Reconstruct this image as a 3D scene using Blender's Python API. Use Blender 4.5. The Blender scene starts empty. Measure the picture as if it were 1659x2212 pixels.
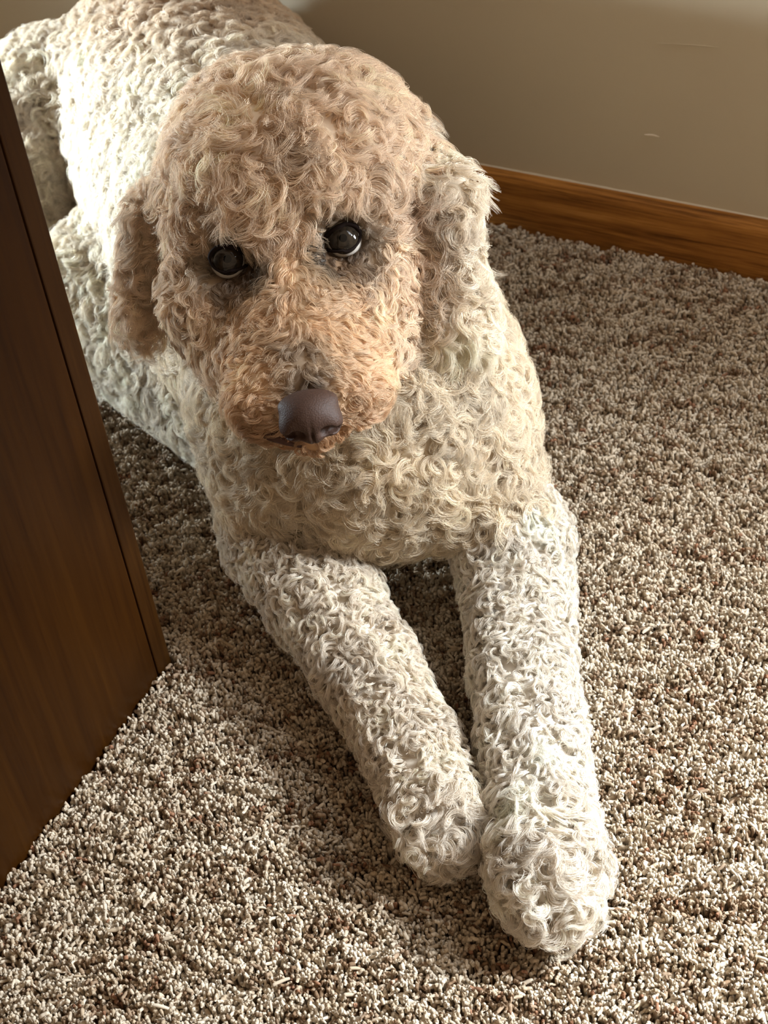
import bpy, bmesh, math
import numpy as np
from mathutils import Matrix, Vector

# ------------------------------------------------------------------ camera
scene = bpy.context.scene
COL = scene.collection
cam_data = bpy.data.cameras.new('camera')
cam = bpy.data.objects.new('camera', cam_data)
COL.objects.link(cam)
yaw, pitch, roll = (math.radians(a) for a in (-31.83, 44.017, -7.166))
fw = Vector((math.sin(yaw) * math.cos(pitch), math.cos(yaw) * math.cos(pitch), -math.sin(pitch)))
r0 = Vector((math.cos(yaw), -math.sin(yaw), 0))
u0 = r0.cross(fw)
rt = r0 * math.cos(roll) + u0 * math.sin(roll)
up = u0 * math.cos(roll) - r0 * math.sin(roll)
CAM_LOC = Vector((0, 0, 0.93))
cam.matrix_world = Matrix(((rt.x, up.x, -fw.x, 0), (rt.y, up.y, -fw.y, 0), (rt.z, up.z, -fw.z, CAM_LOC.z), (0, 0, 0, 1)))
cam_data.sensor_fit = 'VERTICAL'
cam_data.sensor_height = 24
cam_data.lens = 24 * 3400 / 2212
cam_data.clip_start = 0.02
cam_data.dof.use_dof = True
cam_data.dof.focus_distance = 1.08
cam_data.dof.aperture_fstop = 9
scene.camera = cam

# ------------------------------------------------------------------ light, exposure
scene.view_settings.view_transform = 'Standard'
scene.view_settings.look = 'None'
scene.view_settings.gamma = 1
scene.view_settings.use_curve_mapping = False
scene.view_settings.exposure = 0.28
world = bpy.data.worlds.new('room_ambience')
scene.world = world
world.use_nodes = True
bg = world.node_tree.nodes['Background']
bg.inputs[0].default_value = (1.0, 0.735, 0.49, 1)
bg.inputs[1].default_value = 0.42

def area(name, loc, target, sx, sy, power, color, spread=180):
    l = bpy.data.lights.new(name, 'AREA')
    l.shape = 'RECTANGLE'; l.size = sx; l.size_y = sy
    l.energy = power; l.color = color; l.spread = math.radians(spread)
    o = bpy.data.objects.new(name, l)
    COL.objects.link(o)
    o.location = loc
    o.rotation_euler = (Vector(target) - Vector(loc)).to_track_quat('-Z', 'Y').to_euler()
    return o

# daylight through the window in the back wall, right of the picture
area('window_daylight', (0.40, 1.24, 1.35), (0.20, 0.2, 0.70), 0.85, 0.75, 22, (0.88, 0.94, 1.0))
# added narrow beam from the right, brightening the carpet in front of the dog
area('added_carpet_beam', (0.84, 1.14, 1.05), (-0.08, 0.56, 0.0), 0.30, 0.30, 5.0, (0.85, 0.93, 1.0), 42)
# added rim lamp, out of view, edging the dog's shoulder and ear
area('added_rim_light', (0.30, 1.20, 0.45), (-0.42, 0.88, 0.25), 0.22, 0.30, 1.0, (0.90, 0.96, 1.0), 38)
# low daylight reaching down the aisle from the left
area('aisle_daylight', (-2.2, 0.74, 0.34), (-0.93, 0.95, 0.26), 0.20, 0.20, 2.7, (0.80, 0.92, 1.0), 28)

# ------------------------------------------------------------------ helpers
RNG = np.random.default_rng(7)

def nodes(name):
    m = bpy.data.materials.new(name); m.use_nodes = True
    nt = m.node_tree
    return m, nt, nt.nodes['Principled BSDF']

def N(nt, kind, **kw):
    n = nt.nodes.new(kind)
    for k, v in kw.items():
        if k in n.inputs: n.inputs[k].default_value = v
        else: setattr(n, k, v)
    return n

def ramp(nt, fac, stops):
    r = nt.nodes.new('ShaderNodeValToRGB')
    e = r.color_ramp.elements
    while len(e) < len(stops): e.new(0.5)
    for q, (p, c) in zip(e, stops): q.position = p; q.color = (*c, 1)
    nt.links.new(fac, r.inputs[0])
    return r.outputs[0]

def simple(name, color, rough=0.5, spec=0.5, coat=0.0):
    m, nt, p = nodes(name)
    p.inputs['Base Color'].default_value = (*color, 1)
    p.inputs['Roughness'].default_value = rough
    p.inputs['Specular IOR Level'].default_value = spec
    p.inputs['Coat Weight'].default_value = coat
    p.inputs['Coat Roughness'].default_value = 0.03
    return m

def wood(name, stops, scale, axis, rough, bump=0.15):
    """grain running along one axis (0 x, 1 y, 2 z) in object space"""
    m, nt, p = nodes(name); L = nt.links.new
    tc = N(nt, 'ShaderNodeTexCoord'); mp = N(nt, 'ShaderNodeMapping')
    s = [scale] * 3; s[axis] = scale * 0.045
    mp.inputs['Scale'].default_value = s
    L(tc.outputs['Object'], mp.inputs[0])
    n1 = N(nt, 'ShaderNodeTexNoise', Scale=1.0, Detail=5, Roughness=0.6, Distortion=0.6); L(mp.outputs[0], n1.inputs['Vector'])
    mp2 = N(nt, 'ShaderNodeMapping'); s2 = [scale * 7] * 3; s2[axis] = scale * 0.22; mp2.inputs['Scale'].default_value = s2
    L(tc.outputs['Object'], mp2.inputs[0])
    n2 = N(nt, 'ShaderNodeTexNoise', Scale=1.0, Detail=3, Roughness=0.7); L(mp2.outputs[0], n2.inputs['Vector'])
    mx = N(nt, 'ShaderNodeMix', data_type='FLOAT'); mx.inputs[0].default_value = 0.42
    L(n1.outputs[0], mx.inputs[2]); L(n2.outputs[0], mx.inputs[3])
    L(ramp(nt, mx.outputs[0], stops), p.inputs['Base Color'])
    p.inputs['Roughness'].default_value = rough; p.inputs['Specular IOR Level'].default_value = 0.15
    b = N(nt, 'ShaderNodeBump', Strength=bump, Distance=0.0006); L(mx.outputs[0], b.inputs['Height']); L(b.outputs[0], p.inputs['Normal'])
    return m

def mesh_obj(name, verts, faces, mat, parent=None, smooth=True, **props):
    me = bpy.data.meshes.new(name)
    me.from_pydata([tuple(v) for v in verts], [], [tuple(int(i) for i in q) for q in faces])
    if smooth: me.shade_smooth()
    me.materials.append(mat)
    o = bpy.data.objects.new(name, me)
    COL.objects.link(o)
    if parent: o.parent = parent
    for k, v in props.items(): o[k] = v
    return o

def box(name, lo, hi, mat, parent=None, bevel=0.0, seg=2, **props):
    bm = bmesh.new()
    bmesh.ops.create_cube(bm, size=1)
    for v in bm.verts:
        v.co = Vector([(lo[i] + hi[i]) / 2 + v.co[i] * (hi[i] - lo[i]) for i in range(3)])
    if bevel: bmesh.ops.bevel(bm, geom=bm.edges[:], offset=bevel, segments=seg, affect='EDGES', profile=0.5)
    me = bpy.data.meshes.new(name); bm.to_mesh(me); bm.free()
    me.materials.append(mat)
    o = bpy.data.objects.new(name, me); COL.objects.link(o)
    if parent: o.parent = parent
    for k, v in props.items(): o[k] = v
    return o

def empty(name, label, cat):
    o = bpy.data.objects.new(name, None); COL.objects.link(o)
    o.empty_display_size = 0.05
    o['label'] = label; o['category'] = cat
    return o

# ------------------------------------------------------------------ the room shell
WALL_Y = 1.256
carpet_base = simple('carpet_backing', (0.16, 0.115, 0.075), 0.95, 0.1)
floor = mesh_obj('floor', [(-2.6, -0.6, -0.013), (1.6, -0.6, -0.013), (1.6, WALL_Y + .05, -0.013), (-2.6, WALL_Y + .05, -0.013)], [(0, 1, 2, 3)], carpet_base, smooth=False, kind='structure')

m, nt, p = nodes('taupe_wall_paint'); L = nt.links.new
tc = N(nt, 'ShaderNodeTexCoord')
big = N(nt, 'ShaderNodeTexNoise', Scale=3.0, Detail=3); L(tc.outputs['Object'], big.inputs['Vector'])
L(ramp(nt, big.outputs[0], [(0.3, (0.52, 0.455, 0.335)), (0.7, (0.56, 0.495, 0.365))]), p.inputs['Base Color'])
fine = N(nt, 'ShaderNodeTexNoise', Scale=420.0, Detail=2); L(tc.outputs['Object'], fine.inputs['Vector'])
bmp = N(nt, 'ShaderNodeBump', Strength=0.12, Distance=0.0006); L(fine.outputs[0], bmp.inputs['Height']); L(bmp.outputs[0], p.inputs['Normal'])
p.inputs['Roughness'].default_value = 0.6
wall_mat = m
wall = box('wall_back', (-2.6, WALL_Y, -0.02), (1.6, WALL_Y + .1, 2.4), wall_mat, kind='structure')

scuff = simple('pale_scuff', (0.80, 0.72, 0.60), 0.7)
dark_line = simple('dark_scratch', (0.50, 0.425, 0.30), 0.8)
def mark(name, pts, w, mat):
    v, q = [], []
    n = len(pts)
    for i, (x, z) in enumerate(pts):
        ww = w * math.sin(math.pi * (i + 0.35) / (n - 0.3))
        for (dx, dz, dy) in ((0, ww, 0), (0, 0, -0.0006), (0, -ww, 0)):
            v.append((x + dx, WALL_Y - 0.0001 + dy, z + dz))
    for i in range(n - 1):
        for k in range(2):
            q.append((i * 3 + k, i * 3 + k + 1, i * 3 + k + 4, i * 3 + k + 3))
    return mesh_obj(name, v, q, mat, wall)
mark('scuff_mark', [(-.439, .1262), (-.435, .1266), (-.431, .1272), (-.427, .1270), (-.424, .1266)], .0011, scuff)
mark('scratch', [(-.429, .2220), (-.415, .2236), (-.399, .2250), (-.385, .2262), (-.372, .2270)], .0005, dark_line)

# baseboard: moulded oak strip with an eased top edge
oak = wood('golden_oak', [(0.34, (0.11, 0.040, 0.008)), (0.46, (0.27, 0.11, 0.023)), (0.56, (0.40, 0.175, 0.038)), (0.68, (0.55, 0.27, 0.072))], 85, 0, 0.38, 0.25)
prof = [(0.0, -0.013), (0.0125, -0.013), (0.0125, 0.046), (0.0118, 0.052), (0.0098, 0.0565), (0.0065, 0.0588), (0.003, 0.0594), (0.0, 0.0594)]
xs = np.linspace(-2.6, 1.6, 2)
v = [(x, WALL_Y - d, z) for x in xs for d, z in prof]
k = len(prof)
q = [(i, (i + 1) % k, k + (i + 1) % k, k + i) for i in range(k)] + [tuple(range(k))[::-1], tuple(range(k, 2 * k))]
baseboard = mesh_obj('baseboard_back', v, q, oak, smooth=False, kind='structure')
# thin pale caulk bead along part of its top
caulk = simple('caulk', (0.50, 0.43, 0.32), 0.6)
v, q = [], []
xs = np.linspace(-0.66, -0.26, 60)
for i, x in enumerate(xs):
    a = 0.0002 + 0.0009 * (0.5 + 0.5 * math.sin(i * 1.7) * math.sin(i * 0.45 + 1)) * math.exp(-((x + 0.49) / 0.10) ** 2)
    v += [(x, WALL_Y - 0.0019, 0.0593), (x, WALL_Y - 0.0011, 0.0594 + a), (x, WALL_Y + 0.0002, 0.0598 + 1.3 * a)]
    if i:
        b = (i - 1) * 3
        q += [(b, b + 1, b + 4, b + 3), (b + 1, b + 2, b + 5, b + 4)]
mesh_obj('caulk_bead', v, q, caulk, baseboard, label='pale caulk bead')

# ------------------------------------------------------------------ the cabinet at the left
dark_oak = wood('dark_stained_oak', [(0.28, (0.008, 0.0022, 0.0003)), (0.45, (0.023, 0.0070, 0.0006)), (0.60, (0.032, 0.0103, 0.0008)), (0.78, (0.047, 0.0165, 0.0014))], 34, 2, 0.42, 0.12)
strip_oak = wood('dark_strip_oak', [(0.30, (0.016, 0.0052, 0.0010)), (0.5, (0.030, 0.0107, 0.0019)), (0.72, (0.045, 0.017, 0.0029))], 46, 2, 0.40, 0.10)
gap_dark = simple('dark_gap', (0.004, 0.003, 0.002), 0.9, 0.1)
cab = empty('wooden_cabinet', 'dark stained wooden cabinet at the left, with a flat grained side panel', 'cabinet')
cab.location = (-0.82, 0.25, -0.012)
CX = -0.59
def cpart(name, lo, hi, mat, bevel, **kw):
    o = box(name, [lo[i] - cab.location[i] for i in range(3)], [hi[i] - cab.location[i] for i in range(3)], mat, cab, bevel, **kw)
    return o
cpart('side_panel', (CX - .018, -0.16, -0.010), (CX, 0.5885, 0.735), dark_oak, 0.0012)
cpart('edge_strip', (CX - .040, 0.5902, -0.010), (CX - .0004, 0.6075, 0.735), strip_oak, 0.0012, label='narrow vertical edge strip beside a dark groove')
cpart('back_panel', (-1.05, 0.575, -0.010), (CX - .041, 0.600, 0.735), dark_oak, 0.001)
cpart('carcass', (-1.045, -0.15, -0.009), (CX - .0185, 0.5745, 0.733), gap_dark, 0.0)
cpart('cabinet_top', (-1.07, -0.19, 0.7355), (CX + .012, 0.622, 0.760), dark_oak, 0.003)

# ------------------------------------------------------------------ the dog: tables (metres, world axes)
PRIMS = [
    ('right_leg', 'legr', -0.5444, 0.7205, 0.0527, 0.0517, -0.486, 0.6801, 0.0412, 0.0452, 0.009),
    ('right_leg', 'legr', -0.486, 0.6801, 0.0412, 0.0452, -0.4268, 0.6347, 0.0351, 0.0391, 0.009),
    ('right_leg', 'legr', -0.4268, 0.6347, 0.0351, 0.0391, -0.3626, 0.5817, 0.0311, 0.0351, 0.009),
    ('right_leg', 'legr', -0.3626, 0.5817, 0.0311, 0.0351, -0.3339, 0.5536, 0.0303, 0.0343, 0.009),
    ('right_paw', 'legr', -0.3339, 0.5536, 0.0303, 0.0343, -0.316, 0.5328, 0.0296, 0.0336, 0.012),
    ('left_leg', 'legl', -0.3695, 0.776, 0.0558, 0.0498, -0.3476, 0.7361, 0.0414, 0.0424, 0.009),
    ('left_leg', 'legl', -0.3476, 0.7361, 0.0414, 0.0424, -0.3171, 0.6752, 0.0352, 0.0392, 0.009),
    ('left_leg', 'legl', -0.3171, 0.6752, 0.0352, 0.0392, -0.2864, 0.6201, 0.0343, 0.0383, 0.009),
    ('left_leg', 'legl', -0.2864, 0.6201, 0.0343, 0.0383, -0.2609, 0.5719, 0.0335, 0.0375, 0.009),
    ('left_paw', 'legl', -0.2609, 0.5719, 0.0335, 0.0375, -0.2371, 0.5295, 0.0348, 0.0388, 0.012),
    ('left_paw', 'legl', -0.2371, 0.5295, 0.0348, 0.0388, -0.2287, 0.5146, 0.0313, 0.0353, 0.012),
    ('chest', 'trunk', -0.4977, 0.8079, 0.128, 0.128, -0.6252, 0.9183, 0.165, 0.145, 0.013),
    ('body', 'trunk', -0.6252, 0.9183, 0.165, 0.145, -0.8541, 1.1054, 0.165, 0.1351, 0.013),
    ('chest', 'trunk', -0.5444, 0.7205, 0.0527, 0.048, -0.5566, 0.7588, 0.14, 0.068, 0.011),
    ('chest', 'trunk', -0.3695, 0.776, 0.0558, 0.0431, -0.4525, 0.8202, 0.16, 0.056, 0.011),
    ('body', 'trunk', -0.6553, 0.8326, 0.06, 0.06, -0.8263, 0.9043, 0.085, 0.08, 0.012),
    ('body', 'thigh', -0.9646, 1.0557, 0.16, 0.091, -0.9656, 0.9581, 0.09, 0.088, 0.012),
    ('chest', 'trunk', -0.5807, 0.8528, 0.2195, 0.095, -0.559, 0.8516, 0.19, 0.105, 0.012),
    ('head', 'head', -0.5646, 0.8292, 0.3051, 0.094, -0.5499, 0.8379, 0.3048, 0.094, 0.014),
    ('head', 'head', -0.5916, 0.8497, 0.3091, 0.079, -0.5536, 0.8703, 0.3064, 0.08, 0.014),
    ('head', 'head', -0.5906, 0.7927, 0.2944, 0.062, -0.5652, 0.7944, 0.3108, 0.062, 0.012),
    ('head', 'head', -0.5069, 0.8456, 0.2952, 0.058, -0.5197, 0.8226, 0.3107, 0.062, 0.012),
    ('cheek', 'head', -0.5768, 0.7456, 0.2598, 0.052, -0.5461, 0.7253, 0.2324, 0.045, 0.01),
    ('cheek', 'head', -0.4887, 0.8033, 0.2625, 0.05, -0.4716, 0.7638, 0.2328, 0.042, 0.01),
    ('muzzle', 'head', -0.5319, 0.7708, 0.2862, 0.04, -0.4841, 0.7027, 0.2463, 0.036, 0.006),
    ('muzzle', 'head', -0.5303, 0.7466, 0.2669, 0.036, -0.5071, 0.6832, 0.2331, 0.0355, 0.008),
    ('muzzle', 'head', -0.4999, 0.7645, 0.2661, 0.036, -0.4593, 0.7134, 0.2336, 0.035, 0.008),
    ('chin', 'head', -0.4907, 0.6989, 0.2221, 0.03, -0.4749, 0.6844, 0.2195, 0.026, 0.006),
    ('right_ear', 'right_ear', -0.643, 0.7693, 0.3096, 0.0236, -0.6362, 0.7205, 0.2413, 0.0266, 0.011),
    ('left_ear', 'left_ear', -0.4453, 0.8528, 0.3039, 0.0265, -0.415, 0.8034, 0.2295, 0.0327, 0.011),
    ('left_ear', 'left_ear', -0.5037, 0.8964, 0.3166, 0.0274, -0.4453, 0.8528, 0.3039, 0.0265, 0.011),
]
EYES = [(-0.5549, 0.7308, 0.3083), (-0.4869, 0.7767, 0.3115)]
NOSE = (-0.4551, 0.6556, 0.2510)
HEAD_R = (0.8343, 0.5505, 0.0287)
HEAD_D = (0.4001, -0.5689, -0.7186)
HEAD_F = (0.3793, -0.6110, 0.6949)
MOUTH = [(-0.5070, 0.6649, 0.2284), (-0.4989, 0.6606, 0.2260), (-0.4902, 0.6590, 0.2242), (-0.4812, 0.6614, 0.2200), (-0.4729, 0.6653, 0.2160), (-0.4660, 0.6716, 0.2120)]
TAN_BAND = [(-0.4510, 0.8235, 0.3172), (-0.4338, 0.8001, 0.3016), (-0.4263, 0.7813, 0.2810)]

GROUP_K = {'trunk': 0.030, 'legr': 0.010, 'legl': 0.010, 'thigh': 0.010, 'head': 0.018, 'right_ear': 0.020, 'left_ear': 0.024}

def cone_sdf(P, a, ra, b, rb):
    a = np.array(a); b = np.array(b); ab = b - a
    t = np.clip(((P - a) @ ab) / max(ab @ ab, 1e-12), 0, 1)
    d = P - a - t[..., None] * ab
    return np.sqrt((d * d).sum(-1)) - (ra + (rb - ra) * t)

def smin(a, b, k):
    h = np.maximum(k - np.abs(a - b), 0) / k
    return np.minimum(a, b) - h * h * k * 0.25

EARS = ('right_ear', 'left_ear')
EYE_V = [np.array(e) for e in EYES]
HR, HD, HF = (np.array(v) for v in (HEAD_R, HEAD_D, HEAD_F))
NOSE_V = np.array(NOSE)

def ear_sdf(P, a, ra, b, rb, grow):
    """a hanging ear: thick leaf, flattened sideways of the head"""
    a = np.array(a); b = np.array(b); ab = b - a; L_ = np.linalg.norm(ab); d = ab / L_
    n = HF - (HF @ d) * d; n /= np.linalg.norm(n)
    rel = P - a
    rel = rel + n * ((rel @ n) * 0.45)[..., None]
    return cone_sdf(rel + a, a, ra + grow, b, rb + grow) * 0.8

def dog_sdf(P, use_gap=True, want_region=False):
    shape = P.shape[:-1]
    out = None; best = np.full(shape, 1e9, np.float32); reg = np.zeros(shape, np.int32)
    groups = {}
    for i, pr in enumerate(PRIMS):
        rg, g, ax, ay, az, ra, bx, by, bz, rb, gap = pr
        gp = gap if use_gap else 0.0
        if rg in EARS: d = ear_sdf(P, (ax, ay, az), ra, (bx, by, bz), rb, -gp)
        else: d = cone_sdf(P, (ax, ay, az), ra - gp, (bx, by, bz), rb - gp)
        if want_region:
            m_ = d < best; best[m_] = d[m_]; reg[m_] = i
        groups[g] = d if g not in groups else smin(groups[g], d, GROUP_K[g])
    for e in EYE_V:      # eye sockets
        c = e - HF * 0.004
        hole = 0.0145 - np.sqrt(((P - c) ** 2).sum(-1))
        groups['head'] = -smin(-groups['head'], -hole, 0.006)
    for g, d in groups.items():
        out = d if out is None else smin(out, d, {'head': .014, 'thigh': .030, 'right_ear': .016, 'left_ear': .016}.get(g, .010))
    return (out, reg) if want_region else out

def surface_nets(fun, lo, hi, h):
    ax = [np.arange(lo[i], hi[i] + h, h) for i in range(3)]
    n = [len(a) for a in ax]
    F = np.empty(n, np.float32)
    Y, Z = np.meshgrid(ax[1], ax[2], indexing='ij')
    step = 16
    for i in range(0, n[0], step):
        xs_ = ax[0][i:i + step]
        G = np.empty((len(xs_), n[1], n[2], 3), np.float32)
        G[..., 0] = xs_[:, None, None]; G[..., 1] = Y; G[..., 2] = Z
        F[i:i + step] = fun(G)
    S = F < 0
    c = np.stack([S[a:n[0] - 1 + a, b:n[1] - 1 + b, d:n[2] - 1 + d] for a in (0, 1) for b in (0, 1) for d in (0, 1)])
    mixed = c.any(0) & ~c.all(0)
    idx = np.full(mixed.shape, -1, np.int64)
    cells = np.argwhere(mixed); idx[mixed] = np.arange(len(cells))
    acc = np.zeros((len(cells), 3)); cnt = np.zeros(len(cells))
    corners = [(a, b, d) for a in (0, 1) for b in (0, 1) for d in (0, 1)]
    for p0 in corners:
        for axis in range(3):
            if p0[axis]: continue
            p1 = list(p0); p1[axis] = 1
            f0 = F[tuple((cells + p0).T)]; f1 = F[tuple((cells + p1).T)]
            m_ = (f0 < 0) != (f1 < 0)
            t = np.where(m_, f0 / np.where(m_, f0 - f1, 1), 0)
            pos = np.array(p0)[None] + t[:, None] * (np.array(p1) - np.array(p0))[None]
            acc[m_] += pos[m_]; cnt[m_] += 1
    V = (cells + acc / cnt[:, None]) * h + np.array(lo)
    Q = []
    for axis in range(3):
        sl0 = [slice(1, m_ - 1) for m_ in n]; sl1 = [slice(1, m_ - 1) for m_ in n]
        sl0[axis] = slice(0, n[axis] - 1); sl1[axis] = slice(1, n[axis])
        A_ = S[tuple(sl0)]; B_ = S[tuple(sl1)]
        e = np.argwhere(A_ != B_)
        inside = A_[tuple(e.T)]
        for k_ in range(3):
            if k_ != axis: e[:, k_] += 1
        u, w = [(1, 2), (2, 0), (0, 1)][axis]
        def cell(du, dw):
            q_ = e.copy(); q_[:, u] -= du; q_[:, w] -= dw
            return idx[tuple(q_.T)]
        quad = np.stack([cell(1, 1), cell(0, 1), cell(0, 0), cell(1, 0)], 1)
        quad[~inside] = quad[~inside][:, ::-1]
        Q.append(quad)
    Q = np.concatenate(Q)
    return V, Q[(Q >= 0).all(1)]

def fast_mesh(name, V, Q, mat, parent, **props):
    me = bpy.data.meshes.new(name)
    me.vertices.add(len(V)); me.vertices.foreach_set('co', np.ascontiguousarray(V, np.float32).ravel())
    me.loops.add(Q.size); me.loops.foreach_set('vertex_index', Q.astype(np.int32).ravel())
    me.polygons.add(len(Q)); me.polygons.foreach_set('loop_start', np.arange(0, Q.size, Q.shape[1], dtype=np.int32))
    me.update(); me.validate()
    me.shade_smooth()
    me.materials.append(mat)
    o = bpy.data.objects.new(name, me); COL.objects.link(o)
    if parent: o.parent = parent
    for k_, v_ in props.items(): o[k_] = v_
    return o

def fourier(seed, wavelength, n=24, out=3):
    r = np.random.default_rng(seed)
    K_ = r.normal(size=(n, 3)); K_ /= np.linalg.norm(K_, axis=1, keepdims=True)
    K_ *= (2 * np.pi / wavelength) * r.uniform(0.6, 1.4, (n, 1))
    ph = r.uniform(0, 2 * np.pi, n); A_ = r.normal(size=(n, out)) / math.sqrt(n / 2)
    return lambda P: np.sin(P @ K_.T + ph) @ A_

def unit(v):
    return v / np.maximum(np.linalg.norm(v, axis=-1, keepdims=True), 1e-9)

# ---- coat colour: pigment of the fur, and shade painted on the rump (cream body, apricot head, rusty muzzle, dark tear patches)
BASE = {'right_leg': (.88, .79, .67), 'left_leg': (.90, .83, .73), 'right_paw': (.88, .79, .67), 'left_paw': (.90, .82, .71), 'chest': (.82, .71, .55),
        'body': (.90, .82, .69), 'head': (.91, .73, .55), 'cheek': (.87, .70, .52), 'muzzle': (.85, .64, .43), 'chin': (.58, .36, .20),
        'right_ear': (.85, .69, .52), 'left_ear': (.88, .78, .64)}
PIGMENT_AND_SHADE = []   # (centre, radius, colour, strength)
for i, e in enumerate(EYE_V):
    s = -1 if i == 0 else 1
    PIGMENT_AND_SHADE += [(e + HD * 0.003, 0.0205, (.030, .020, .014), 1.0),
                (e - HR * s * 0.016 + HD * 0.010, 0.0155, (.026, .018, .013), 1.0),
                (e + HD * 0.020, 0.016, (.30, .18, .10), 0.75)]
PIGMENT_AND_SHADE += [(np.array((-.84, 1.19, .27)), 0.13, (.70, .50, .32), 0.85)]      # shade over the rump top, painted in as a tan tone
PIGMENT_AND_SHADE += [(np.array(p_), 0.018, (.62, .44, .31), 0.75) for p_ in TAN_BAND]      # tan hair at the root of one ear
PIGMENT_AND_SHADE += [(NOSE_V - HD * 0.050 - HF * .004, 0.011, (.22, .17, .14), 0.7), (NOSE_V - HD * 0.030 - HF * .002, 0.010, (.16, .12, .10), 0.85),
            (NOSE_V - HD * 0.018, 0.012, (.16, .10, .08), 0.8),
            (NOSE_V - HR * 0.036 + HD * 0.006, 0.024, (.36, .17, .07), 0.85), (NOSE_V + HR * 0.034 + HD * 0.0, 0.018, (.46, .25, .12), 0.7),
            (NOSE_V - HR * 0.022 + HD * 0.018, 0.014, (.20, .08, .04), 0.8)]

def coat_colour(P, regs):
    c = np.array([BASE[PRIMS[i][0]] for i in range(len(PRIMS))])[regs]
    ns = NOISE_C(P)
    c = c * (1 + 0.06 * ns[:, :1])
    for ctr, rad, colr, st in PIGMENT_AND_SHADE:
        q_ = P - ctr; q_ = q_ - HF * (0.6 * (q_ @ HF))[:, None]      # relief towards the viewer counts less
        w = st * np.exp(-((q_ ** 2).sum(-1) / rad ** 2) ** 1.3)[:, None]
        c = c * (1 - w) + np.array(colr) * w
    return np.clip(c, 0.005, 0.95)

NOISE_C = fourier(3, 0.05, out=3)

m, nt, p = nodes('dog_skin'); L = nt.links.new
at_ = N(nt, 'ShaderNodeAttribute', attribute_name='tint'); L(at_.outputs['Color'], p.inputs['Base Color'])
p.inputs['Roughness'].default_value = 0.9; p.inputs['Specular IOR Level'].default_value = 0.1
skin_mat = m

m = bpy.data.materials.new('curly_fur'); m.use_nodes = True; nt = m.node_tree; L = nt.links.new
nt.nodes.clear()
at_ = N(nt, 'ShaderNodeAttribute', attribute_name='tint')
out_ = N(nt, 'ShaderNodeOutputMaterial')
df = N(nt, 'ShaderNodeBsdfDiffuse'); L(at_.outputs['Color'], df.inputs['Color'])
tr = N(nt, 'ShaderNodeBsdfTranslucent'); L(at_.outputs['Color'], tr.inputs['Color'])
gl = N(nt, 'ShaderNodeBsdfGlossy', Roughness=0.42); gl.inputs['Color'].default_value = (1, .95, .88, 1)
m1 = N(nt, 'ShaderNodeMixShader'); m1.inputs[0].default_value = 0.42; L(df.outputs[0], m1.inputs[1]); L(tr.outputs[0], m1.inputs[2])
m2 = N(nt, 'ShaderNodeMixShader'); m2.inputs[0].default_value = 0.06; L(m1.outputs[0], m2.inputs[1]); L(gl.outputs[0], m2.inputs[2])
L(m2.outputs[0], out_.inputs[0])
fur_mat = m

dog = empty('dog', 'cream curly-haired dog lying on the carpet with both front legs stretched out', 'dog')
BODY_LO, BODY_HI = (-1.25, 0.42, -0.03), (-0.16, 1.26, 0.44)
V, Q = surface_nets(dog_sdf, BODY_LO, BODY_HI, 0.006)
body = fast_mesh('body', V, Q, skin_mat, dog)
_, REG = dog_sdf(V, True, True)
me = body.data
VN = np.empty(len(V) * 3, np.float32); me.vertices.foreach_get('normal', VN); VN = VN.reshape(-1, 3)
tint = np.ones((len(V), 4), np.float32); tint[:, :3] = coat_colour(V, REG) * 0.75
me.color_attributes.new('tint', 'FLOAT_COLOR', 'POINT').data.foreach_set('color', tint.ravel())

# ---- fur roots over the whole skin
T = np.concatenate([Q[:, [0, 1, 2]], Q[:, [0, 2, 3]]])
A3, B3, C3 = V[T[:, 0]], V[T[:, 1]], V[T[:, 2]]
AREA = np.linalg.norm(np.cross(B3 - A3, C3 - A3), axis=1) / 2

def sample(density, seed):
    r = np.random.default_rng(seed)
    n = int(AREA.sum() * density)
    cdf = np.cumsum(AREA); t = np.searchsorted(cdf, r.uniform(0, cdf[-1], n)); t = np.minimum(t, len(T) - 1)
    u = r.uniform(size=(n, 2)); f_ = u.sum(1) > 1; u[f_] = 1 - u[f_]
    w = np.stack([1 - u.sum(1), u[:, 0], u[:, 1]], 1)
    Pn = (V[T[t]] * w[..., None]).sum(1); Nn = unit((VN[T[t]] * w[..., None]).sum(1))
    reg = REG[T[t][np.arange(n), w.argmax(1)]]
    return Pn, Nn, reg

def thin(P, h, seed):
    """at most one root in each cell of h metres, so locks are evenly spread"""
    r = np.random.default_rng(seed)
    o = r.permutation(len(P))
    hh = np.broadcast_to(np.asarray(h, float), (len(P),))[o]
    k_ = np.floor(P[o] / hh[:, None]).astype(np.int64)
    key = (k_[:, 0] * 73856093) ^ (k_[:, 1] * 19349663) ^ (k_[:, 2] * 83492791) ^ (np.round(hh * 1e5).astype(np.int64) * 2654435761)
    _, first = np.unique(key, return_index=True)
    return o[first]

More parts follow.
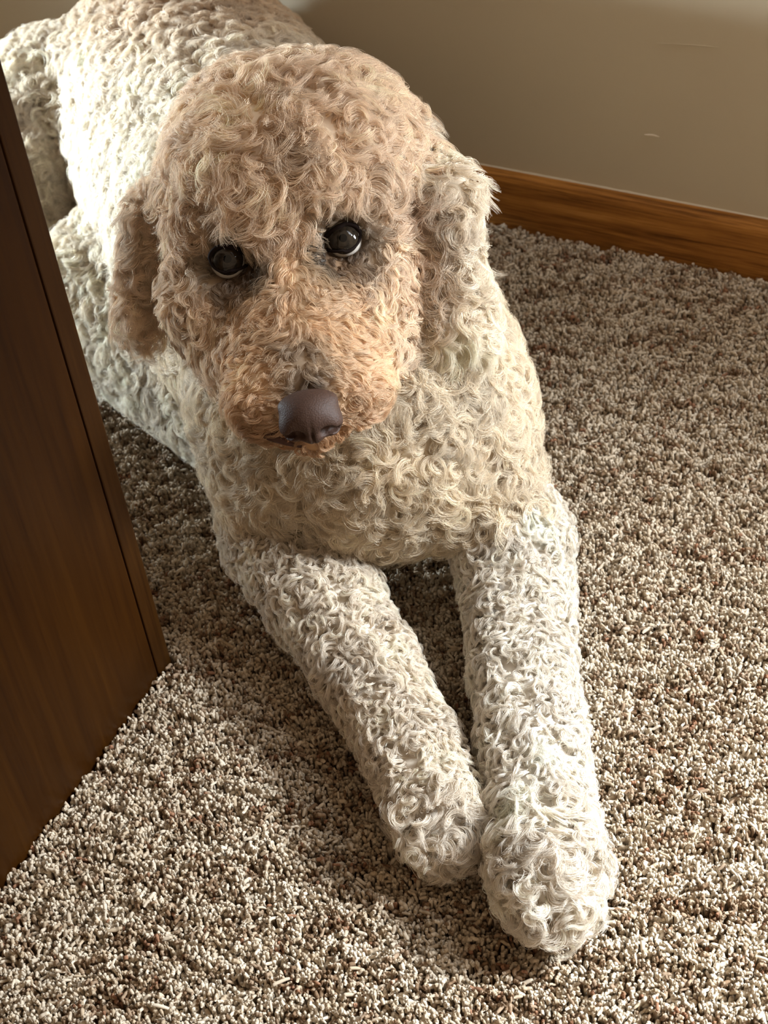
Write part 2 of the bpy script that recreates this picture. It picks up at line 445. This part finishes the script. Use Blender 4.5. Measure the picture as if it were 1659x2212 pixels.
#            spacing  length lift   curl    turns  lock radius
STYLE = {'head':   (.0060, .038, .012, .0044, 1.3, .0030),
         'cheek':  (.0058, .026, .009, .0034, 1.2, .0023),
         'muzzle': (.0047, .021, .0065, .0022, 0.8, .0021),
         'chin':   (.0050, .014, .005, .0018, 0.8, .0018),
         'ear':    (.0062, .036, .010, .0044, 1.6, .0026),
         'chest':  (.0066, .036, .012, .0050, 1.5, .0028),
         'body':   (.0060, .030, .013, .0046, 1.6, .0026),
         'leg':    (.0044, .018, .0115, .0029, 1.2, .0014),
         'paw':    (.0054, .024, .016, .0050, 1.35, .0019)}
def style_of(rg):
    for k_ in ('ear', 'leg', 'paw'):
        if rg.endswith(k_): return STYLE[k_]
    return STYLE[rg]
ST = np.array([style_of(pr[0]) for pr in PRIMS])
PART = {'head': 'head_fur', 'cheek': 'head_fur', 'muzzle': 'muzzle_fur', 'chin': 'muzzle_fur', 'right_ear': 'ear_fur', 'left_ear': 'ear_fur',
        'chest': 'body_fur', 'body': 'body_fur', 'right_leg': 'leg_fur', 'right_paw': 'leg_fur', 'left_leg': 'leg_fur', 'left_paw': 'leg_fur'}

SWIRL = fourier(11, 0.040); SWIRL2 = fourier(12, 0.016); PHASE = fourier(13, 0.034)
TAIL = unit(np.array([-0.8, 0.45, 0.0]))

def comb(P, Nn, reg):
    """growth direction in the surface, with swirls"""
    names = np.array([pr[0] for pr in PRIMS])[reg]
    g = np.tile(np.array([0., 0., -1.]) * 0.7 + TAIL * 0.5, (len(P), 1))
    hd = np.isin(names, ('head', 'cheek'))
    ctr = (EYE_V[0] + EYE_V[1]) / 2 - HD * 0.085
    g[hd] = unit(P[hd] - ctr) * 0.9 + HD * 0.25
    mz = np.isin(names, ('muzzle', 'chin'))
    side = ((P[mz] - NOSE_V) @ HR)
    g[mz] = HD * 0.35 + HR * np.clip(side / 0.02, -1, 1)[:, None] * 0.9 - HF * 0.2
    er = np.isin(names, EARS); g[er] = HD * 1.1 + np.array([0, 0, -.5])
    lg = np.char.endswith(names, 'leg') | np.char.endswith(names, 'paw')
    g[lg] = np.array([0.45, -0.75, -0.35]) * 0.6
    g = unit(g)
    sw = np.where(mz[:, None], 0.25, np.where(lg[:, None], 0.9, np.where(er[:, None], 0.45, 0.65)))
    g = g + sw * (0.75 * SWIRL(P) + 0.55 * SWIRL2(P))
    for e in EYE_V:           # hair grows away from the eyes
        d = P - e; w = np.exp(-((d ** 2).sum(-1) / 0.026 ** 2))[:, None]
        g = g * (1 - w) + unit(d) * w * 1.4
    d = P - NOSE_V; w = np.exp(-((d ** 2).sum(-1) / 0.030 ** 2))[:, None]
    g = g * (1 - w) + unit(d) * w * 1.3
    g = g - (g * Nn).sum(-1, keepdims=True) * Nn
    return unit(g)

def strands(P, Nn, G, reg, S, K_, seed, loose=1.0, fuzz=False):
    r = np.random.default_rng(seed)
    n = len(P); st = ST[reg]
    near = np.ones(n)
    for e in EYE_V: near *= 1 - 0.72 * np.exp(-(((P - e) ** 2).sum(-1) / 0.022 ** 2))
    near *= 1 - 0.65 * np.exp(-(((P - NOSE_V) ** 2).sum(-1) / 0.030 ** 2))
    Lk = st[:, 1] * r.uniform(.75, 1.25, n) * near; lift = st[:, 2] * r.uniform(.7, 1.25, n) * near
    rho = st[:, 3] * r.uniform(.6, 1.35, n) * near; turns = st[:, 4] * r.uniform(.8, 1.25, n) * np.sign(PHASE(P)[:, 1] + .45 * r.normal(size=n))
    lr = st[:, 5] * r.uniform(.8, 1.3, n) * (0.45 + 0.55 * near); ph = 2 * np.pi * PHASE(P)[:, 0] + r.normal(0, .55, n)      # neighbouring locks wave together
    B = np.cross(Nn, G)
    rep = lambda a: np.repeat(a, S, axis=0)
    M_ = n * S
    th = r.uniform(0, 2 * np.pi, M_); rr = np.sqrt(r.uniform(0, 1, M_))
    stray = r.uniform(size=M_) < .16
    rr = rr * np.where(stray, 2.0, 1.0)
    ou, ov = rr * np.cos(th), rr * np.sin(th)
    Ls = rep(Lk) * r.uniform(.82, 1.12, M_); Hs = rep(lift) * r.uniform(.9, 1.1, M_)
    rs = rep(rho) * r.uniform(.85, 1.15, M_); tw = rep(turns) * 2 * np.pi * r.uniform(.93, 1.07, M_); phs = rep(ph) + r.normal(0, .16 * loose, M_) * np.where(stray, 3.0, 1.0)
    lrs = rep(lr) * loose
    P_, N_, G_, B_ = rep(P), rep(Nn), rep(G), rep(B)
    X = np.empty((M_, K_, 3), np.float32)
    for k_ in range(K_):
        t = k_ / (K_ - 1)
        h = Hs * (1 - (1 - t) ** 2.2) - Hs * 0.25 * max(0, t - .6) / .4
        l = Ls * (0.25 * t + 0.75 * t * t) * 0.62
        a = rs * min(1.0, 2.2 * t)
        cb = a * (np.cos(phs + tw * t) - np.cos(phs) * (1 - t)); cg = a * (np.sin(phs + tw * t) - np.sin(phs) * (1 - t))
        prof_ = lrs * (0.70 + 0.75 * t - 1.0 * t ** 3)
        wob = 0.55
        x = P_ + N_ * (h - .002 + wob * cg * 0.55 + ov * prof_ * 0.42)[:, None] + G_ * (l + cg * 0.75)[:, None] + B_ * (cb + ou * prof_)[:, None]
        X[:, k_] = x
    return X

def fur_object(name, X, colr, radius, parent, mat, **props):
    n, K_, _ = X.shape
    hc = bpy.data.hair_curves.new(name)
    hc.add_curves([K_] * n)
    hc.attributes['position'].data.foreach_set('vector', np.ascontiguousarray(X, np.float32).ravel())
    ra = hc.attributes.get('radius') or hc.attributes.new('radius', 'FLOAT', 'POINT')
    ra.data.foreach_set('value', np.ascontiguousarray(radius, np.float32).ravel())
    ca = hc.attributes.new('tint', 'FLOAT_COLOR', 'CURVE')
    c4 = np.ones((n, 4), np.float32); c4[:, :3] = colr
    ca.data.foreach_set('color', c4.ravel())
    hc.materials.append(mat)
    o = bpy.data.objects.new(name, hc); COL.objects.link(o)
    if parent: o.parent = parent
    for k_, v_ in props.items(): o[k_] = v_
    return o

P, Nn, reg = sample(260000, 21)
ok = Nn[:, 2] > -0.55
ok &= ~((P[:, 2] < 0.004) & (Nn[:, 2] < -.2))
for e in EYE_V: ok &= np.linalg.norm(P - e, axis=1) > 0.0135
ok &= np.linalg.norm(P - (NOSE_V - HF * .004), axis=1) > 0.0165
P, Nn, reg = P[ok], Nn[ok], reg[ok]
keep = thin(P, ST[reg][:, 0], 5)
P, Nn, reg = P[keep], Nn[keep], reg[keep]
# roots buried inside another part (under the chin, between leg and chest) carry no fur
deep = dog_sdf(P + Nn * 0.008)
ok = deep > 0.001
P, Nn, reg = P[ok], Nn[ok], reg[ok]
G = comb(P, Nn, reg)
S, K_ = 24, 13
part_of = np.array([PART[pr[0]] for pr in PRIMS])[reg]
side_of = np.array([pr[0].split('_')[0] for pr in PRIMS])[reg]
taper = np.interp(np.linspace(0, 1, K_), [0, .55, 1], [1, .9, .25])
print('locks', len(P))
def grow(name, mask, seed, **props):
    X = strands(P[mask], Nn[mask], G[mask], reg[mask], S, K_, seed)
    n = mask.sum()
    r = np.random.default_rng(seed + 100)
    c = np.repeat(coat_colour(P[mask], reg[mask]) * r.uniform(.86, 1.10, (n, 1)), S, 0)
    c = np.clip(c * r.uniform(.74, 1.16, (n * S, 1)), 0, .95)
    rad = np.outer(r.uniform(.00009, .00017, n * S), taper)
    return fur_object(name, X, c, rad, dog, fur_mat, kind='stuff', **props)
grow('head_fur', part_of == 'head_fur', 1, label='apricot wavy fur on the head')
grow('muzzle_fur', part_of == 'muzzle_fur', 2, label='short rusty fur on the muzzle')
grow('ear_fur', (part_of == 'ear_fur') & (side_of == 'right'), 3, label='tan curly ear at the left of the face')
grow('ear_fur', (part_of == 'ear_fur') & (side_of == 'left'), 4, label='cream curly ear at the right of the face')
grow('body_fur', part_of == 'body_fur', 5)
grow('leg_fur', (part_of == 'leg_fur') & (side_of == 'right'), 6)
grow('leg_fur', (part_of == 'leg_fur') & (side_of == 'left'), 7)

# ------------------------------------------------------------------ eyes
def local(c, x, y, z):          # x right of the face, y down the face, z out of it
    return np.array(c) + HR * x + HD * y + HF * z
sclera = simple('eye_white', (.46, .43, .39), 0.15, 0.4, 0.3)
lid_mat = simple('dark_eyelid', (.012, .008, .007), 0.9, 0.05)
m, nt, p = nodes('brown_iris'); L = nt.links.new
tc = N(nt, 'ShaderNodeTexCoord'); ln = N(nt, 'ShaderNodeTexNoise', Scale=300.0, Detail=2); L(tc.outputs['Object'], ln.inputs['Vector'])
L(ramp(nt, ln.outputs[0], [(.3, (.010, .008, .006)), (.7, (.030, .022, .015))]), p.inputs['Base Color'])
p.inputs['Roughness'].default_value = 0.05; p.inputs['Specular IOR Level'].default_value = 0.35
iris_mat = m
pupil_mat = simple('pupil', (.003, .003, .003), 0.05, 0.35)

def cap(center, axis, R, ang, mat, name, parent, rings=10, seg=28, bulge=0.0):
    axis = unit(axis); u = unit(np.cross(axis, HR)); w = np.cross(axis, u)
    v, q = [tuple(center + axis * (R + bulge))], []
    for i in range(1, rings + 1):
        a = ang * i / rings; b_ = bulge * (1 - (i / rings) ** 2)
        for j in range(seg):
            s_ = 2 * math.pi * j / seg
            v.append(tuple(center + (axis * math.cos(a) + (u * math.cos(s_) + w * math.sin(s_)) * math.sin(a)) * (R + b_)))
    for j in range(seg):
        q.append((0, 1 + j, 1 + (j + 1) % seg))
        for i in range(rings - 1):
            a0 = 1 + i * seg; b0 = a0 + seg
            q.append((a0 + j, b0 + j, b0 + (j + 1) % seg, a0 + (j + 1) % seg))
    return mesh_obj(name, v, q, mat, parent)

def tube(name, pts, radii, mat, parent, seg=10, closed=False):
    pts = np.array(pts, float); n = len(pts)
    tan = np.roll(pts, -1, 0) - np.roll(pts, 1, 0) if closed else np.gradient(pts, axis=0)
    tan = unit(tan); a = unit(np.cross(tan, HF + 0.01 * HR)); b_ = np.cross(tan, a)
    v = [tuple(pts[i] + radii[i] * (a[i] * math.cos(s_) + b_[i] * math.sin(s_))) for i in range(n) for s_ in np.linspace(0, 2 * math.pi, seg, endpoint=False)]
    q = []
    for i in range(n if closed else n - 1):
        for j in range(seg):
            i2 = (i + 1) % n
            q.append((i * seg + j, i * seg + (j + 1) % seg, i2 * seg + (j + 1) % seg, i2 * seg + j))
    if not closed: q += [tuple(range(seg))[::-1], tuple((n - 1) * seg + j for j in range(seg))]
    return mesh_obj(name, v, q, mat, parent)

EYE_R = 0.0128
for i, e in enumerate(EYE_V):
    s = -1 if i == 0 else 1
    c = e - HF * 0.0100
    ball = cap(c, HF, EYE_R, math.pi * 0.75, sclera, 'eye', dog, 14, 32)
    gaze = unit(np.array(CAM_LOC) - c) - HD * 0.09 - HR * 0.03
    cap(c, gaze, EYE_R * 1.004, math.radians(57), iris_mat, 'iris', ball, 8, 32, 0.0007)
    cap(c, gaze, EYE_R * 1.012, math.radians(22), pupil_mat, 'pupil', ball, 6, 28, 0.0008)
    pts, rad = [], []
    for a in np.linspace(0, 2 * math.pi, 40, endpoint=False):
        x, y = 0.0118 * math.cos(a), 0.0100 * math.sin(a)
        if -s * x > 0: x *= 1.18; y *= 0.9              # the inner corner is drawn out
        if y < 0: y *= 0.86                               # upper lid lower over the eye
        z = math.sqrt(max((EYE_R + 0.0007) ** 2 - x * x - y * y, 0.0009 ** 2))
        pts.append(c + HR * x + HD * (y + 0.12 * -s * x) + HF * z); rad.append(0.0017 if y < 0 else 0.0011)
    tube('eyelid', pts, rad, lid_mat, dog, 10, True)

# ------------------------------------------------------------------ nose and lips
m, nt, p = nodes('nose_leather'); L = nt.links.new
tc = N(nt, 'ShaderNodeTexCoord'); vo = N(nt, 'ShaderNodeTexVoronoi', Scale=900.0); L(tc.outputs['Object'], vo.inputs['Vector'])
bm_ = N(nt, 'ShaderNodeBump', Strength=0.35, Distance=0.0005); L(vo.outputs['Distance'], bm_.inputs['Height']); L(bm_.outputs[0], p.inputs['Normal'])
L(ramp(nt, vo.outputs['Distance'], [(.0, (.070, .036, .024)), (.8, (.046, .024, .017))]), p.inputs['Base Color'])
p.inputs['Roughness'].default_value = 0.58; p.inputs['Specular IOR Level'].default_value = 0.3
nose_mat = m

# nose frame: out along the muzzle, tipped towards the viewer
NF = unit(HD * 0.42 + HF * 0.91); NU = unit(-HD * 0.91 + HF * 0.42); NR = HR
def nose_sdf(Pw):
    rel = Pw - NOSE_V
    x, y, z = rel @ NR, rel @ NU, rel @ NF
    ell = lambda cx, cy, cz, a, b, c: (np.sqrt(((x - cx) / a) ** 2 + ((y - cy) / b) ** 2 + ((z - cz) / c) ** 2) - 1) * min(a, b, c)
    d = ell(0, .002, -.004, .0185, .0145, .0140)
    d = smin(d, ell(0, .010, -.010, .0200, .0085, .010), .006)
    for s in (-1, 1):
        d = smin(d, ell(s * .0125, -.003, -.004, .0090, .0100, .0105), .004)
    d = smin(d, ell(0, -.010, -.001, .0070, .0060, .0070), .004)
    for s in (-1, 1):
        hole = ell(s * .0105, -.0068, .0060, .0056, .0042, .0070)
        hole = np.minimum(hole, ell(s * .0160, -.0076, .0020, .0055, .0026, .0065))
        d = -smin(-d, hole, .0018)
    d = -smin(-d, ell(0, -.012, .008, .0007, .0090, .0060), .0015)
    return d
Vn, Qn = surface_nets(nose_sdf, NOSE_V - .032, NOSE_V + .032, .0011)
nose = fast_mesh('nose', Vn, Qn, nose_mat, dog, label='dusty brown nose leather')

lip_mat = simple('reddish_lip', (.055, .022, .014), 0.6, 0.3)
M_ = np.array(MOUTH)
tt = np.linspace(0, len(M_) - 1, 24)
pts = np.stack([np.interp(tt, range(len(M_)), M_[:, i]) for i in range(3)], 1)
tube('lip', pts, np.interp(tt, [0, 1.2, 3, 5], [.0022, .0052, .0028, .0012]), lip_mat, dog, 10)

# ------------------------------------------------------------------ the carpet pile
m, nt, p = nodes('carpet_yarn'); L = nt.links.new
at_ = N(nt, 'ShaderNodeAttribute', attribute_name='tint'); L(at_.outputs['Color'], p.inputs['Base Color'])
p.inputs['Roughness'].default_value = 0.95; p.inputs['Specular IOR Level'].default_value = 0.1
yarn_mat = m

def pile():
    r = np.random.default_rng(77)
    def lattice(pitch, x0, x1, y0, y1):
        gx, gy = np.meshgrid(np.arange(x0, x1, pitch), np.arange(y0, y1, pitch * .9))
        q_ = np.stack([gx.ravel(), gy.ravel()], 1)
        return q_ + r.uniform(-.5, .5, q_.shape) * pitch
    fine_ = lattice(.0027, -1.0, .25, .02, WALL_Y - .014)
    # the strip the photograph looks down on, with a margin all round
    u_ = fine_ @ np.array([.89, .45]); w_ = fine_ @ np.array([-.45, .89])
    vis = (u_ > -.62) & (u_ < .62) & (w_ > .25) & (fine_[:, 0] > -1.0)
    coarse = lattice(.0075, -2.2, 1.0, -.4, WALL_Y - .016)
    uc = coarse @ np.array([.89, .45]); wc = coarse @ np.array([-.45, .89])
    incoarse = ~((uc > -.62) & (uc < .62) & (wc > .25) & (coarse[:, 0] > -1.0) & (coarse[:, 0] < .25) & (coarse[:, 1] > .02))
    xy = np.concatenate([fine_[vis], coarse[incoarse]])
    big_ = np.concatenate([np.zeros(vis.sum()), np.ones(incoarse.sum())])
    ok_ = ~((xy[:, 0] > -1.052) & (xy[:, 0] < CX + .001) & (xy[:, 1] > -.16) & (xy[:, 1] < .609))
    p3 = np.concatenate([xy, np.full((len(xy), 1), .004)], 1)
    ok_ &= dog_sdf(p3, False) > -.022
    xy, big_ = xy[ok_], big_[ok_]
    n = len(xy)
    print('yarns', n)
    p3 = np.concatenate([xy, np.zeros((n, 1))], 1)
    lean = fourier(31, .016, out=3)(p3)[:, :2]
    a = r.uniform(0, 2 * np.pi, n)
    d = np.stack([np.cos(a), np.sin(a)], 1) * .8 + 0.8 * lean
    d /= np.linalg.norm(d, axis=1, keepdims=True)
    e = np.stack([-d[:, 1], d[:, 0]], 1)
    L_ = r.uniform(.0004, .0028, n) * (1 + 2.5 * big_); top = r.uniform(-.0045, .0012, n) + .0014 * fourier(33, .014, out=1)(p3)[:, 0]
    bend = r.normal(0, .0016, n); K2 = 7
    X = np.empty((n, K2, 3), np.float32)
    for k_ in range(K2):
        t = k_ / (K2 - 1)
        up_ = min(1, t / .5)
        z = -.0125 + (top + .0125) * math.sin(up_ * math.pi / 2) - max(0, t - .62) / .38 * r.uniform(-.001, .0045, n)
        l = L_ * (t ** 1.6) - L_ * .35
        s_ = bend * math.sin(t * 4.2)
        X[:, k_, :2] = xy + d * l[:, None] + e * s_[:, None]
        X[:, k_, 2] = z
    rad = r.uniform(.00070, .00130, n) * (1 + 1.1 * big_)
    R_ = np.outer(rad, [.9, .9, .95, 1.1, 1.18, 1.12, .75]).astype(np.float32)
    pal = np.array([(.56, .475, .365), (.49, .40, .295), (.41, .32, .22), (.29, .205, .135), (.19, .12, .07), (.25, .13, .075)])
    mix_ = fourier(35, .012, out=1)(p3)[:, 0] * .55 + fourier(36, .06, out=1)(p3)[:, 0] * .25 + r.normal(0, .75, n)
    k_ = np.digitize(mix_, [-.35, .25, .75, 1.25, 1.95])
    c = pal[k_] * r.uniform(.85, 1.12, (n, 1))
    return fur_object('carpet_pile', X, c, R_, None, yarn_mat, kind='stuff', label='flecked beige and brown cut pile carpet covering the floor', category='carpet')
pile()
